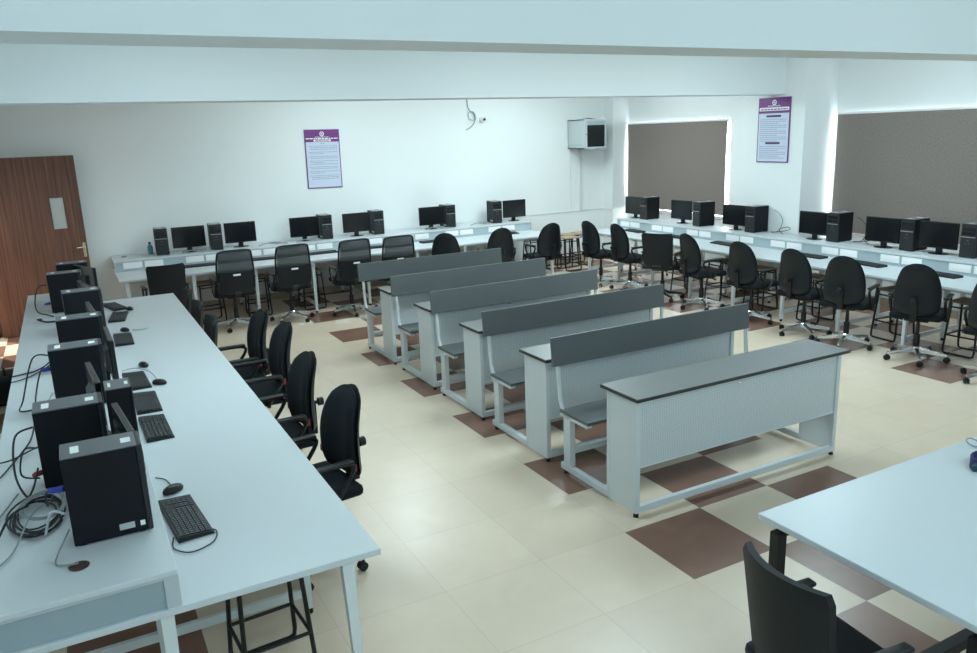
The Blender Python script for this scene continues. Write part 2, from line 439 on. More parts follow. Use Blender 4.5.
# ------------------------------------------------------------------ computer benches
def bench_row(label, origin, rz, length, n, pitch, l0, wd, D, leg_in=0.055):
    """local: users sit at -Y, the run goes along +X"""
    t = thing('computer_bench', label, 'desk', origin, rz)
    B(0, length, 0, D, 0.722, 0.75, 0.003).build('worktop', M['lam'], t)
    B(0.0, length, wd, D, 0.878, 0.90, 0.003).build('raised_shelf', M['lam'], t)
    B(0.02, length - 0.02, wd + 0.012, wd + 0.028, 0.75, 0.878).build('riser_panel', M['riser'], t)
    for x in (0.015, length - 0.035):
        w = MB(); w.box(x, x + 0.02, wd + 0.028, D - 0.01, 0.75, 0.878); w.build('end_panel', M['riser_shade'], t)
    for x in (0.006, length - 0.020):
        w = MB(); w.box(x, x + 0.014, wd + 0.0, wd + 0.05, 0.75, 0.878); w.box(x, x + 0.012, wd + 0.05, D, 0.866, 0.878)
        w.build('end_trim', M['lam_edge'], t)
    B(0.06, length - 0.06, leg_in + 0.03, leg_in + 0.06, 0.69, 0.722).build('front_rail', M['wmetal'], t)
    B(0.03, length - 0.03, D - 0.05, D - 0.02, 0.75, 0.878).build('rear_rail', M['wmetal'], t)
    k = 0
    while l0 + k * pitch < length - 0.01:
        x = l0 + k * pitch
        for y in (leg_in, wd + 0.055, D - 0.08):
            w = MB(); a, b = 0.024, 0.016; top = 0.722
            dy = -0.02 if y < 0.2 else 0.0
            w.hexa([(x - b, y + dy - b, 0.03), (x + b, y + dy - b, 0.03), (x + b, y + dy + b, 0.03), (x - b, y + dy + b, 0.03)],
                   [(x - a, y - a, top), (x + a, y - a, top), (x + a, y + a, top), (x - a, y + a, top)])
            lg = w.build('leg', M['wmetal'], t)
            MB().lathe([(0.016, 0.0), (0.016, 0.03)], x, y + dy, 10).build('glide', M['blk'], lg)
        B(x - 0.012, x + 0.012, leg_in, D - 0.09, 0.10, 0.145).build('foot_rail', M['wmetal'], t)
        if x + 0.5 < length:
            for q in (0.02, 0.285):
                w = MB(); w.box(x + q, x + q + 0.235, wd + 0.002, wd + 0.012, 0.785, 0.868, 0.003)
                pl = w.build('socket_plate', M['plate'], t)
                w = MB(); w.box(x + q + 0.025, x + q + 0.21, wd - 0.001, wd + 0.003, 0.807, 0.846, 0.001)
                w.build('socket_face', M['white'], pl)
        k += 1
    return t
bench_row('white two-tier computer bench alongside the brown door, ending near the camera', (0.927, 2.755, 0), R(90), 6.56, 8, 0.82, 0.04, 0.762, 1.407, 0.135)
bench_row('white two-tier computer bench along the back wall', (0.45, 10.6, 0), 0, 6.47, 8, 0.79, 0.09, 0.76, 1.385)
bench_row('white two-tier computer bench along the window wall', (7.52, 10.65, 0), R(-90), 7.45, 9, 0.806, 0.07, 0.66, 1.10)

# cable hole on the near end of the door-side bench
g = MB(); g.lathe([(0.034, 0.900), (0.036, 0.904), (0.028, 0.906), (0.0262, 0.9035)], -0.145, 2.965, 20)
tag(g.build('cable_grommet', M['grom'], smooth=True), 'brown round cable grommet at the near end of the raised shelf', 'grommet')
g = MB(); g.lathe([(0.034, 0.900), (0.036, 0.904), (0.028, 0.906)], 0.605, 11.75, 16)
tag(g.build('cable_grommet', M['grom'], smooth=True), 'dark round cable grommet on the back-wall shelf beside the blue bottle', 'grommet')

# ------------------------------------------------------------------ computers
def make_tower(label, loc, rz, group, stickers=True):
    """front towards -Y"""
    t = thing('computer_tower', label, 'computer', loc, rz, group)
    w, dp, hh = 0.082, 0.14, 0.365
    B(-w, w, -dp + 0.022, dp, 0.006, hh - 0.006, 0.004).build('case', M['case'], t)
    B(-w - 0.001, w + 0.001, -dp + 0.018, dp, hh - 0.006, hh, 0.002).build('lid', M['lid_sheen'], t)
    f = B(-w - 0.001, w + 0.001, -dp, -dp + 0.022, 0.004, hh, 0.006).build('front_panel', M['face'], t)
    q = MB(); q.box(-w + 0.015, w - 0.015, -dp - 0.002, -dp + 0.004, 0.288, 0.325, 0.001); q.box(-w + 0.015, w - 0.015, -dp - 0.002, -dp + 0.004, 0.245, 0.28, 0.001)
    q.build('drive_bay', M['blkg'], f)
    B(-w + 0.006, w - 0.006, -dp - 0.002, -dp + 0.002, 0.222, 0.228).build('trim_stripe', M['silver'], f)
    MB().lathe([(0.009, -0.003), (0.009, 0.003)], axis='Y', o=(0.0, -dp, 0.19), seg=12).build('power_button', M['dgrey'], f)
    q = MB()
    for k in range(2): q.box(-0.03 + k * 0.035, -0.012 + k * 0.035, -dp - 0.002, -dp + 0.002, 0.15, 0.157)
    q.build('usb_port', M['dgrey'], f)
    q = MB()
    for x in (-0.06, 0.06):
        for y in (-0.1, 0.11): q.box(x - 0.012, x + 0.012, y - 0.012, y + 0.012, 0, 0.008)
    q.build('foot_pads', M['blk'], t)
    if stickers:
        B(-0.035, 0.02, -0.105, -0.07, hh, hh + 0.0008).build('sticker', M['sticker'], t)
        B(-0.045, 0.03, 0.075, 0.105, hh, hh + 0.0008).build('sticker', M['sticker'], t)
    return t
def make_monitor(label, loc, rz, group, wid=0.44):
    """screen towards -Y"""
    t = thing('monitor', label, 'monitor', loc, rz, group)
    a = wid / 2
    p = B(-a, a, -0.012, 0.018, 0.066, 0.357, 0.006).build('panel', M['blkg'], t)
    B(-a + 0.014, a - 0.014, -0.0135, -0.011, 0.085, 0.343).build('screen', M['screen'], p)
    w = MB(); w.hexa([(-0.1, 0.018, 0.12), (0.1, 0.018, 0.12), (0.1, 0.018, 0.28), (-0.1, 0.018, 0.28)],
                     [(-0.07, 0.04, 0.14), (0.07, 0.04, 0.14), (0.07, 0.04, 0.26), (-0.07, 0.04, 0.26)])
    w.build('rear_housing', M['blk'], p)
    w = MB(); w.hexa([(-0.035, 0.03, 0.012), (0.035, 0.03, 0.012), (0.035, 0.055, 0.012), (-0.035, 0.055, 0.012)],
                     [(-0.03, 0.02, 0.16), (0.03, 0.02, 0.16), (0.03, 0.042, 0.16), (-0.03, 0.042, 0.16)])
    w.build('neck', M['blk'], t)
    w = MB(); w.lathe([(0.11, 0.0), (0.11, 0.008), (0.095, 0.013), (0.03, 0.016)], 0, 0, 24)
    bmesh.ops.scale(w.bm, vec=(1.0, 0.72, 1), verts=w.bm.verts[:]); bmesh.ops.translate(w.bm, vec=(0, 0.03, 0), verts=w.bm.verts[:])
    w.build('stand_base', M['blkg'], t, True)
    return t
SH = 0.90
tg = 'desktop computer towers on the raised shelves'; mg = 'monitors on the raised shelves'
side = R(90)
# door-side bench
tw = make_tower('large black tower at the near end of the door-side shelf', (-0.015, 3.20, SH), side, tg)
lt = [(-0.120, 3.856, 0, 'second black tower from the near end of the door-side shelf, set back from the edge'),
      (0.010, 4.030, 0, 'short black tower third from the near end, tucked behind its neighbour by the shelf edge'),
      (-0.070, 5.03, 0, 'fourth black tower from the near end of the door-side shelf, two pale stickers on top'),
      (-0.030, 5.90, 0, 'fifth black tower from the near end of the door-side shelf'),
      (0.010, 7.02, 3, 'sixth black tower from the near end of the door-side shelf'),
      (-0.105, 8.17, -2, 'tower with blue plug seventh from the near end of the door-side shelf'),
      (-0.030, 8.82, 0, 'last black tower at the door end of the door-side shelf')]
left_towers = [tw]
for x, y, a, lab in lt: left_towers.append(dup(tw, (x, y, SH), side + R(a), lab))
left_towers[2].scale = (1, 0.42, 1); left_towers[2].location.x = 0.096
lg = B(0.0822, 0.0832, -0.075, -0.02, 0.03, 0.055).build('logo_sticker', M['silver'], tw)
lg.location = (-0.1655, 0, 0)
lg2 = B(-0.0838, -0.0826, -0.112, -0.095, 0.032, 0.052).build('logo_sticker', M['sticker'], tw)
mn = make_monitor('black monitor seen edge-on just beyond the near tower of the door-side shelf', (0.085, 3.53, SH), side + R(5), mg)
lm = [(0.0, 4.365, 4, 'edge-on black monitor between the third and fourth towers of the door-side shelf'),
      (0.118, 5.245, 1, 'edge-on black monitor overhanging beside the fourth tower of the door-side shelf'),
      (0.055, 6.26, 4, 'edge-on black monitor just beyond the fifth tower of the door-side shelf'),
      (0.045, 7.40, 10, 'black monitor just beyond the sixth tower of the door-side shelf'),
      (0.075, 8.50, 22, 'turned black monitor between the last two towers near the door')]
for x, y, a, lab in lm: dup(mn, (x, y, SH), side + R(a), lab)
# back-wall bench
bt = [(1.095, 11.65, -3, 'black tower beside the blue bottle on the back-wall shelf'),
      (1.815, 11.65, -4, 'black tower between two monitors, second from the door end of the back shelf'),
      (3.425, 11.68, 0, 'third black tower from the door end of the back-wall shelf'),
      (4.255, 11.68, 0, 'fourth black tower from the door end of the back-wall shelf'),
      (5.50, 11.68, 0, 'fifth black tower from the door end of the back-wall shelf'),
      (6.37, 11.66, -6, 'black tower at the window end of the back-wall shelf')]
for x, y, a, lab in bt: dup(tw, (x, y, SH), R(a), lab)
bm_ = [(1.455, 11.62, 0, 'monitor beside the blue bottle tower, first on the back-wall shelf'),
       (2.165, 11.64, 0, 'second monitor from the door end of the back-wall shelf'),
       (3.10, 11.62, 0, 'monitor under the purple notice, third along the back-wall shelf'),
       (3.91, 11.60, 0, 'fourth monitor from the door end of the back-wall shelf'),
       (5.18, 11.60, 0, 'fifth monitor from the door end of the back-wall shelf'),
       (6.74, 11.62, 0, 'last monitor at the window end of the back-wall shelf')]
for x, y, a, lab in bm_: dup(mn, (x, y, SH), R(a), lab)
# window-wall bench
rt = [(10.19, 8.50, -90, 'first tower from the back corner on the window-wall shelf'),
      (8.90, 8.47, -97, 'turned-away black tower, second from the back corner on the window-wall shelf'),
      (7.88, 8.49, -90, 'third tower from the back corner, below the pillar notice'),
      (6.56, 8.53, -90, 'fourth tower from the back corner, at the edge of the wide blind'),
      (5.56, 8.52, -90, 'fifth tower from the back corner, in front of the wide blind'),
      (4.87, 8.53, -90, 'sixth tower from the back corner, near the photo edge before the wide blind')]
for y, x, a, lab in rt: dup(tw, (x, y, SH), R(a), lab)
rm = [(10.50, 8.42, -90, 'first monitor from the back corner on the window-wall shelf'),
      (9.36, 8.44, -88, 'second monitor from the back corner, half hidden by a turned tower'),
      (8.24, 8.43, -90, 'third monitor from the back corner, beside the pillar notice'),
      (6.87, 8.42, -92, 'fourth monitor from the back corner, in front of bare pillar wall'),
      (5.89, 8.42, -90, 'fifth monitor from the back corner, left part of the wide blind'),
      (5.22, 8.43, -90, 'sixth monitor from the back corner, between two towers before the wide blind')]
for y, x, a, lab in rm: dup(mn, (x, y, SH), R(a), lab)

# ------------------------------------------------------------------ keyboards and mice
def make_keyboard(label, loc, rz, group):
    t = thing('keyboard', label, 'keyboard', loc, rz, group)
    w = MB(); w.hexa([(-0.22, -0.075, 0), (0.22, -0.075, 0), (0.22, 0.075, 0), (-0.22, 0.075, 0)],
                     [(-0.217, -0.072, 0.012), (0.217, -0.072, 0.012), (0.217, 0.072, 0.022), (-0.217, 0.072, 0.022)])
    w.build('keyboard_body', M['blk'], t)
    w = MB()
    for r_ in range(6):
        y = -0.062 + r_ * 0.0215; z = 0.012 + (y + 0.072) / 0.144 * 0.010
        x = -0.208
        while x < 0.19:
            wd = 0.0165
            if r_ == 0 and -0.12 < x < -0.05: wd = 0.11
            w.box(x, x + wd, y, y + 0.0175, z, z + 0.006)
            x += wd + 0.003
            if abs(x - 0.085) < 0.01 or abs(x - 0.135) < 0.006: x += 0.006
    w.build('keys', M['key'], t)
    return t
def make_mouse(label, loc, rz, group):
    t = thing('mouse', label, 'computer mouse', loc, rz, group)
    w = MB(); w.lathe([(0.020, 0.0), (0.030, 0.004), (0.031, 0.014), (0.027, 0.025), (0.017, 0.033), (0.006, 0.036)], 0, 0, 20)
    bmesh.ops.scale(w.bm, vec=(1.0, 1.75, 1), verts=w.bm.verts[:])
    w.build('mouse_shell', M['blk'], t, True)
    MB().lathe([(0.008, -0.003), (0.008, 0.003)], axis='X', o=(0, 0.028, 0.027), seg=12).build('scroll_wheel', M['face'], t)
    return t
kg, mog = 'keyboards on the worktops', 'mice on the worktops'
WT = 0.7515
kb = make_keyboard('black keyboard at the near end of the door-side worktop', (0.268, 3.468, WT), side + R(5), kg)
for x, y, a, lab in ((0.28, 4.765, 1, 'second black keyboard from the near end of the door-side worktop'),
                     (0.28, 5.30, 0, 'third black keyboard from the near end of the door-side worktop'),
                     (0.265, 5.86, 2, 'fourth black keyboard from the near end of the door-side worktop'),
                     (0.275, 7.25, -1, 'fifth black keyboard from the near end of the door-side worktop'),
                     (0.30, 8.28, -8, 'sixth keyboard from the near end, paired with the far one on the door-side worktop'),
                     (0.30, 8.86, 14, 'turned keyboard at the door end of the door-side worktop')):
    dup(kb, (x, y, WT), side + R(a), lab)
for x, lab in ((1.50, 'keyboard at the door end of the back-wall worktop behind the square chair'),
               (2.40, 'second keyboard from the door end of the back-wall worktop'),
               (3.22, 'third keyboard from the door end of the back-wall worktop'),
               (3.98, 'fourth keyboard from the door end of the back-wall worktop'),
               (5.00, 'fifth keyboard from the door end of the back-wall worktop'),
               (6.30, 'last keyboard at the window end of the back-wall worktop')):
    dup(kb, (x, 11.17, WT), R(random.uniform(-5, 5)), lab)
for y, lab in ((10.0, 'first keyboard from the back corner on the window-wall worktop'),
               (8.93, 'second keyboard from the back corner on the window-wall worktop'),
               (8.02, 'third keyboard from the back corner on the window-wall worktop'),
               (6.58, 'fourth keyboard from the back corner on the window-wall worktop'),
               (5.78, 'fifth keyboard from the back corner on the window-wall worktop'),
               (4.92, 'sixth keyboard from the back corner, on the window-wall worktop by the round chair')):
    dup(kb, (8.03, y, WT), R(-90 + random.uniform(-6, 6)), lab)
mo = make_mouse('black mouse touching the near keyboard of the door-side worktop', (0.258, 3.79, WT), side + R(30), mog)
for x, y, a, lab in ((0.40, 5.70, -40, 'black mouse beside the third and fourth keyboards on the door-side worktop'),
                     (0.345, 6.25, -70, 'black mouse past the fourth keyboard on the door-side worktop'),
                     (0.31, 7.60, -60, 'black mouse past the fifth keyboard on the door-side worktop'),
                     (0.425, 8.60, -80, 'black mouse at the door end of the door-side worktop')):
    dup(mo, (x, y, WT), side + R(a), lab)

# ------------------------------------------------------------------ chairs
def star_base(t, metal, phase, r=0.285):
    w = MB()
    w.lathe([(0.035, 0.075), (0.04, 0.085), (0.04, 0.12), (0.03, 0.135)], 0, 0, 14)
    for k in range(5):
        a = phase + k * 2 * PI / 5; c, s_ = math.cos(a), math.sin(a)
        def P(d, o, z): return (c * d - s_ * o, s_ * d + c * o, z)
        w.hexa([P(0.02, -0.024, 0.08), P(r, -0.013, 0.062), P(r, 0.013, 0.062), P(0.02, 0.024, 0.08)],
               [P(0.02, -0.020, 0.125), P(r, -0.010, 0.085), P(r, 0.010, 0.085), P(0.02, 0.020, 0.125)])
    b = w.build('star_base', metal, t)
    for k in range(5):
        a = phase + k * 2 * PI / 5; x, y = math.cos(a) * r * 0.985, math.sin(a) * r * 0.985
        q = MB(); sw = a * 1.7 + k
        mt = Matrix.Translation((x, y, 0.027)) @ Matrix.Rotation(sw, 4, 'Z')
        for s_ in (-0.014, 0.014):
            n0 = len(q.bm.verts)
            q.lathe([(0.020, s_ - 0.009), (0.027, s_ - 0.006), (0.027, s_ + 0.006), (0.020, s_ + 0.009)], axis='X', seg=12)
        q.box(-0.007, 0.007, -0.012, 0.012, 0.01, 0.034)
        bmesh.ops.transform(q.bm, matrix=mt, verts=q.bm.verts[:])
        q.build('caster', M['blk'], b, True)
    return b
def gas_lift(t):
    w = MB(); w.lathe([(0.030, 0.125), (0.030, 0.26), (0.020, 0.265), (0.016, 0.43)], 0, 0, 14); w.build('gas_lift', M['blk'], t, True)
def seat_pad(t, hw=0.235, y0=-0.215, y1=0.235, z0=0.445, z1=0.515, m='fabric'):
    w = MB(); w.box(-hw, hw, y0, y1, z0, z1, 0.03, seg=3)
    s = w.build('seat', M[m], t, True)
    w = MB(); w.box(-0.11, 0.11, -0.13, 0.12, 0.415, z0 + 0.004, 0.006); w.build('seat_mechanism', M['blk'], t)
    w = MB(); w.tube([(0.1, 0.02, 0.425), (0.22, 0.03, 0.42)], 0.006, 6); w.tube([(0.22, 0.03, 0.42), (0.26, 0.03, 0.418)], 0.011, 8); w.build('lever', M['blk'], t)
def loop_arms(t, x=0.245):
    for s_ in (-1, 1):
        X = x * s_
        w = MB()
        w.tube([(X * 0.72, 0.0, 0.44), (X * 0.96, 0.0, 0.445), (X, 0.03, 0.47), (X, 0.11, 0.60), (X, 0.10, 0.655), (X, 0.0, 0.665), (X, -0.12, 0.66), (X, -0.15, 0.62), (X, -0.05, 0.48), (X * 0.96, -0.04, 0.445), (X * 0.72, -0.04, 0.44)], 0.013, 8, smooth_n=4)
        a = w.build('armrest', M['blk'], t, True)
        w = MB(); w.box(X - 0.026, X + 0.026, -0.15, 0.125, 0.662, 0.684, 0.010, seg=3); w.build('arm_pad', M['blk'], a, True)
def clampw(f): return lambda v: max(0.0, f(v))
def make_task(label, loc, rz, group, phase=0.3, tagged=False, metal='chrome'):
    t = thing('task_chair', label, 'chair', loc, rz, group)
    seat_pad(t); loop_arms(t); gas_lift(t); star_base(t, M[metal], phase)
    def W(v):
        H = 0.21
        if v < 0.16: return H * (0.80 + 0.20 * math.sin(v / 0.16 * PI / 2))
        if v < 0.34: return H
        q = (v - 0.34) / 0.66
        return H * (1 - 0.34 * q ** 1.8)
    zf = lambda v: 0.50 + 0.52 * v
    yc = lambda v: -0.235 - 0.035 * math.sin(v * PI) * -1 - 0.055 * v
    w = MB(); w.pad(W, zf, lambda v: yc(v) + 0.012, 0.045, lambda v: 0.075, arch=0.06); w.build('backrest', M['fabric'], t, True)
    w = MB(); w.pad(lambda v: W(v) * 0.97, lambda v: 0.505 + 0.51 * v, lambda v: yc(v) - 0.022, 0.04, lambda v: 0.045, arch=0.06); w.build('back_shell', M['shell'], t, True)
    w = MB(); w.hexa([(-0.03, -0.16, 0.425), (0.03, -0.16, 0.425), (0.03, -0.12, 0.43), (-0.03, -0.12, 0.43)],
                     [(-0.03, -0.27, 0.46), (0.03, -0.27, 0.46), (0.03, -0.23, 0.49), (-0.03, -0.23, 0.49)])
    w.hexa([(-0.03, -0.285, 0.455), (0.03, -0.285, 0.455), (0.03, -0.255, 0.455), (-0.03, -0.255, 0.455)],
           [(-0.025, -0.29, 0.68), (0.025, -0.29, 0.68), (0.025, -0.265, 0.68), (-0.025, -0.265, 0.68)])
    bb = w.build('back_bracket', M['blk'], t)
    w = MB(); w.lathe([(0.018, -0.350), (0.028, -0.345), (0.028, -0.312), (0.012, -0.306), (0.012, -0.275)], axis='Y', o=(0, 0, 0.665), seg=12); w.build('tension_knob', M['blk'], bb, True)
    if tagged:
        r_ = B(0.190, 0.209, -0.188, -0.160, 0.59, 0.63).build('red_tag', M['red'], t); r_['label'] = 'small red fabric tag'
        r_ = B(-0.209, -0.190, -0.188, -0.160, 0.59, 0.63).build('red_tag', M['red'], t); r_['label'] = 'small red fabric tag'
    return t
def make_mesh(label, loc, rz, group, phase=0.3):
    t = thing('mesh_chair', label, 'chair', loc, rz, group)
    seat_pad(t, m='fabric'); loop_arms(t); gas_lift(t); star_base(t, M['chrome'], phase)
    yc = lambda z: -0.235 - (z - 0.5) * 0.10
    # frame loop
    pts = []
    for x, z in ((-0.205, 0.52), (-0.23, 0.62), (-0.23, 0.80), (-0.215, 0.98), (-0.18, 1.042), (0, 1.054), (0.18, 1.042), (0.215, 0.98), (0.23, 0.80), (0.23, 0.62), (0.205, 0.52), (0.0, 0.50)):
        pts.append((x, yc(z) + 0.045 * (x / 0.215) ** 2, z))
    w = MB(); w.tube(pts, 0.013, 8, True, 4); f = w.build('back_frame', M['blk'], t, True)
    W = lambda v: 0.222 - 0.022 * v
    w = MB(); w.sheet(W, lambda v: 0.72 + 0.325 * v, lambda v: yc(0.72 + 0.325 * v), 0.04, 0.004); w.build('mesh_panel', M['mesh'], t, True)
    w = MB(); w.sheet(lambda v: 0.205 + 0.02 * v, lambda v: 0.51 + 0.27 * v, lambda v: yc(0.51 + 0.27 * v) - 0.005, 0.045, 0.022); w.build('lower_back', M['shell'], t, True)
    w = MB(); w.sheet(lambda v: 0.2, lambda v: 0.90 + 0.04 * v, lambda v: yc(0.92) + 0.012, 0.04, 0.010); w.build('cross_band', M['blk'], t, True)
    B(-0.045, 0.045, yc(0.745) - 0.026, yc(0.745) - 0.016, 0.732, 0.754).build('name_label', M['sticker'], t)['label'] = 'white strip label'
    w = MB(); w.hexa([(-0.035, -0.16, 0.425), (0.035, -0.16, 0.425), (0.035, -0.12, 0.43), (-0.035, -0.12, 0.43)],
                     [(-0.035, -0.27, 0.50), (0.035, -0.27, 0.50), (0.035, -0.245, 0.54), (-0.035, -0.245, 0.54)]); w.build('back_bracket', M['blk'], t)
    return t
def make_square(label, loc, rz, group, phase=0.3):
    t = thing('square_back_chair', label, 'chair', loc, rz, group)
    seat_pad(t, m='leath'); loop_arms(t, 0.242); gas_lift(t); star_base(t, M['blk'], phase)
    zf = lambda v: 0.47 + 0.49 * v
    yc = lambda v: -0.225 - 0.06 * v
    W = lambda v: (0.205 + 0.022 * v) - 0.02 * max(0, (v - 0.92) / 0.08) ** 2
    w = MB(); w.sheet(W, zf, yc, 0.055, 0.028, 14, 14); w.build('backrest', M['leath'], t, True)
    w = MB(); w.hexa([(-0.06, -0.16, 0.425), (0.06, -0.16, 0.425), (0.06, -0.12, 0.43), (-0.06, -0.12, 0.43)],
                     [(-0.06, -0.255, 0.50), (0.06, -0.255, 0.50), (0.06, -0.235, 0.53), (-0.06, -0.235, 0.53)]); w.build('back_bracket', M['blk'], t)
    return t
# chairs drawn up to the window-wall bench, counted from the back corner
cg1 = 'task chairs drawn up to the window-wall bench'
ords = ['first', 'second', 'third', 'fourth', 'fifth', 'sixth', 'seventh', 'eighth', 'ninth']
rc = [(7.28, 9.88, 0, 0.6), (7.36, 9.25, -3, 0.2), None, (7.33, 7.70, -8, 0.9), (7.28, 6.78, 3, 0.1), (7.28, 5.99, 2, 0.7), (7.25, 5.40, 20, 1.0), (7.36, 4.67, 22, R(80 - 24 + 90)), (7.28, 3.85, 12, 0.4)]
names = ['black rounded-back chair by the back corner stools, first along the window wall',
         'black rounded-back chair, second from the back corner along the window wall', None,
         'black rounded-back chair just past the square-back one along the window wall',
         'black rounded-back chair, fifth from the back corner along the window wall',
         'narrow-looking black rounded-back chair, sixth from the back corner along the window wall',
         'black rounded-back chair with glossy seat showing, seventh along the window wall',
         'broad black rounded-back chair on a brown tile, eighth along the window wall',
         'cut-off black chair at the picture edge, ninth along the window wall']
for c, lab in zip(rc, names):
    if c is None: continue
    x, y, hd, ph = c
    make_task(lab, (x, y, 0), R(-90 + hd), cg1, ph)
make_square('square-back black chair among the rounded ones along the window wall', (7.30, 8.45, 0), R(-90 + 28), 'square-back chairs', 0.5)
# back row
cg2 = 'mesh chairs drawn up to the back-wall bench'
for x, y, hd, ph, lab in ((1.77, 10.40, 3, 0.35, 'mesh-back chair nearest the door along the back-wall bench'),
                          (2.50, 10.38, 4, 0.1, 'mesh-back chair below the purple notice, second along the back-wall bench'),
                          (3.32, 10.30, 4, 0.75, 'mesh-back chair at the end of the rear classroom bench, third along the back wall'),
                          (3.94, 10.22, 0, 0.2, 'mesh-back chair behind the rear classroom bench, fourth along the back wall')):
    make_mesh(lab, (x, y, 0), R(hd), cg2, ph)
for x, y, hd, ph, lab in ((4.82, 10.32, -28, 0.2, 'rounded-back chair behind the rear classroom bench, showing its full back'),
                          (5.64, 10.30, -8, 0.6, 'rounded-back chair between two others near the window end of the back bench'),
                          (6.47, 10.30, 2, 0.9, 'rounded-back chair at the window end of the back-wall bench beside the stools')):
    make_task(lab, (x, y, 0), R(hd), 'rounded-back chairs at the back-wall bench', ph)
make_square('black square-back chair at the door end of the back-wall bench', (0.945, 10.38, 0), R(4), 'square-back chairs', 0.5)
# door-side bench
for x, y, hd, ph, lab in ((0.99, 4.06, 8, 0.0, 'black rounded-back chair at the near end of the door-side bench'),
                       (0.99, 4.93, 2, 0.4, 'second black rounded-back chair from the near end of the door-side bench'),
                       (1.085, 5.90, 0, 0.63, 'third black rounded-back chair from the near end of the door-side bench'),
                       (1.04, 6.50, 0, 0.2, 'fourth black rounded-back chair, mostly behind the third, at the door-side bench')):
    make_task(lab, (x, y, 0), R(90 + hd), 'rounded-back chairs at the door-side bench', ph, True)
for y, lab in ((7.38, 'dark square-back chair pushed under the door-side bench, first past the rounded ones'),
               (8.20, 'dark square-back chair pushed under the door-side bench, middle of three'),
               (8.98, 'dark square-back chair pushed under the far corner of the door-side bench')):
    make_square(lab, (0.788, y, 0), R(90), 'square-back chairs', 0.4).scale = (1, 1, 0.85)
fc = make_square('black chair with curved square back at the white front table', (2.195, 1.60, 0), R(-90 - 6), 'square-back chairs', 0.2)
fc.scale = (0.90, 1.0, 0.955)

# ------------------------------------------------------------------ stools
def make_stool(label, loc, rz, group, top='brown', hgt=0.56):
    t = thing('stool', label, 'stool', loc, rz, group)
    B(-0.15, 0.15, -0.13, 0.13, hgt - 0.022, hgt, 0.008).build('seat', M[top], t)
    for y, sp in ((-0.10, -0.05), (0.10, 0.05)):
        w = MB(); z0 = 0.012
        w.tube([(-0.135, y, hgt - 0.022), (-0.155, y + sp * 0.9, 0.06), (-0.150, y + sp, 0.022), (-0.125, y + sp, z0), (0.125, y + sp, z0), (0.150, y + sp, 0.022), (0.155, y + sp * 0.9, 0.06), (0.135, y, hgt - 0.022)], 0.011, 8)
        w.build('leg_frame', M['blk'], t, True)
    for y in (-0.135, 0.135):
        MB().tube([(-0.15, y, 0.2), (0.15, y, 0.2)], 0.009, 8).build('stretcher', M['blk'], t)
    for x in (-0.149, 0.149):
        MB().tube([(x, -0.135, 0.2), (x, 0.135, 0.2)], 0.009, 8).build('stretcher', M['blk'], t)
    for y in (-0.105, 0.105):
        MB().tube([(-0.14, y, hgt - 0.07), (0.14, y, hgt - 0.07)], 0.009, 8).build('seat_rail', M['blk'], t)
    return t
sg = 'stools tucked under the benches'
st = make_stool('black-framed stool under the near end of the door-side bench', (0.545, 3.28, 0), R(4), sg)
for x, y, a, lab in ((1.55, 10.98, 3, 'stool beside the first mesh chair under the back-wall bench'),
                     (2.19, 11.02, -4, 'stool between the first two mesh chairs under the back-wall bench'),
                     (2.95, 11.00, 2, 'stool between the second and third mesh chairs under the back-wall bench'),
                     (4.38, 11.02, 0, 'stool under the back-wall bench behind the rear classroom bench'),
                     (5.98, 11.0, 5, 'stool between rounded-back chairs under the back-wall bench')):
    dup(st, (x, y, 0), R(a), lab)
for x, y, a, lab in ((7.86, 8.58, 5, 'stool under the window-wall bench behind the square-back chair'),
                     (7.90, 7.92, -3, 'stool under the window-wall bench behind the fourth chair'),
                     (7.84, 7.15, 4, 'stool under the window-wall bench behind the fifth chair'),
                     (7.90, 6.33, 2, 'stool under the window-wall bench behind the sixth chair'),
                     (7.90, 5.30, -5, 'stool under the window-wall bench behind the seventh chair'),
                     (7.93, 4.50, 3, 'stool under the window-wall bench behind the eighth chair')):
    dup(st, (x, y, 0), R(90 + a), lab)
ct = make_stool('plywood-topped stool in the back corner row, beside the back-wall bench end', (7.12, 11.62, 0), R(0), 'corner stools', 'wood', 0.58)
for x, y, lab in ((7.46, 11.66, 'plywood-topped stool, second in the back corner row'), (7.80, 11.60, 'plywood-topped stool, third in the back corner row'),
                  (8.14, 11.64, 'plywood-topped stool last in the back corner row beside the pillar'), (7.62, 11.27, 'plywood-topped stool standing ahead of the back corner row')):
    dup(ct, (x, y, 0), R(random.uniform(-4, 4)), lab)

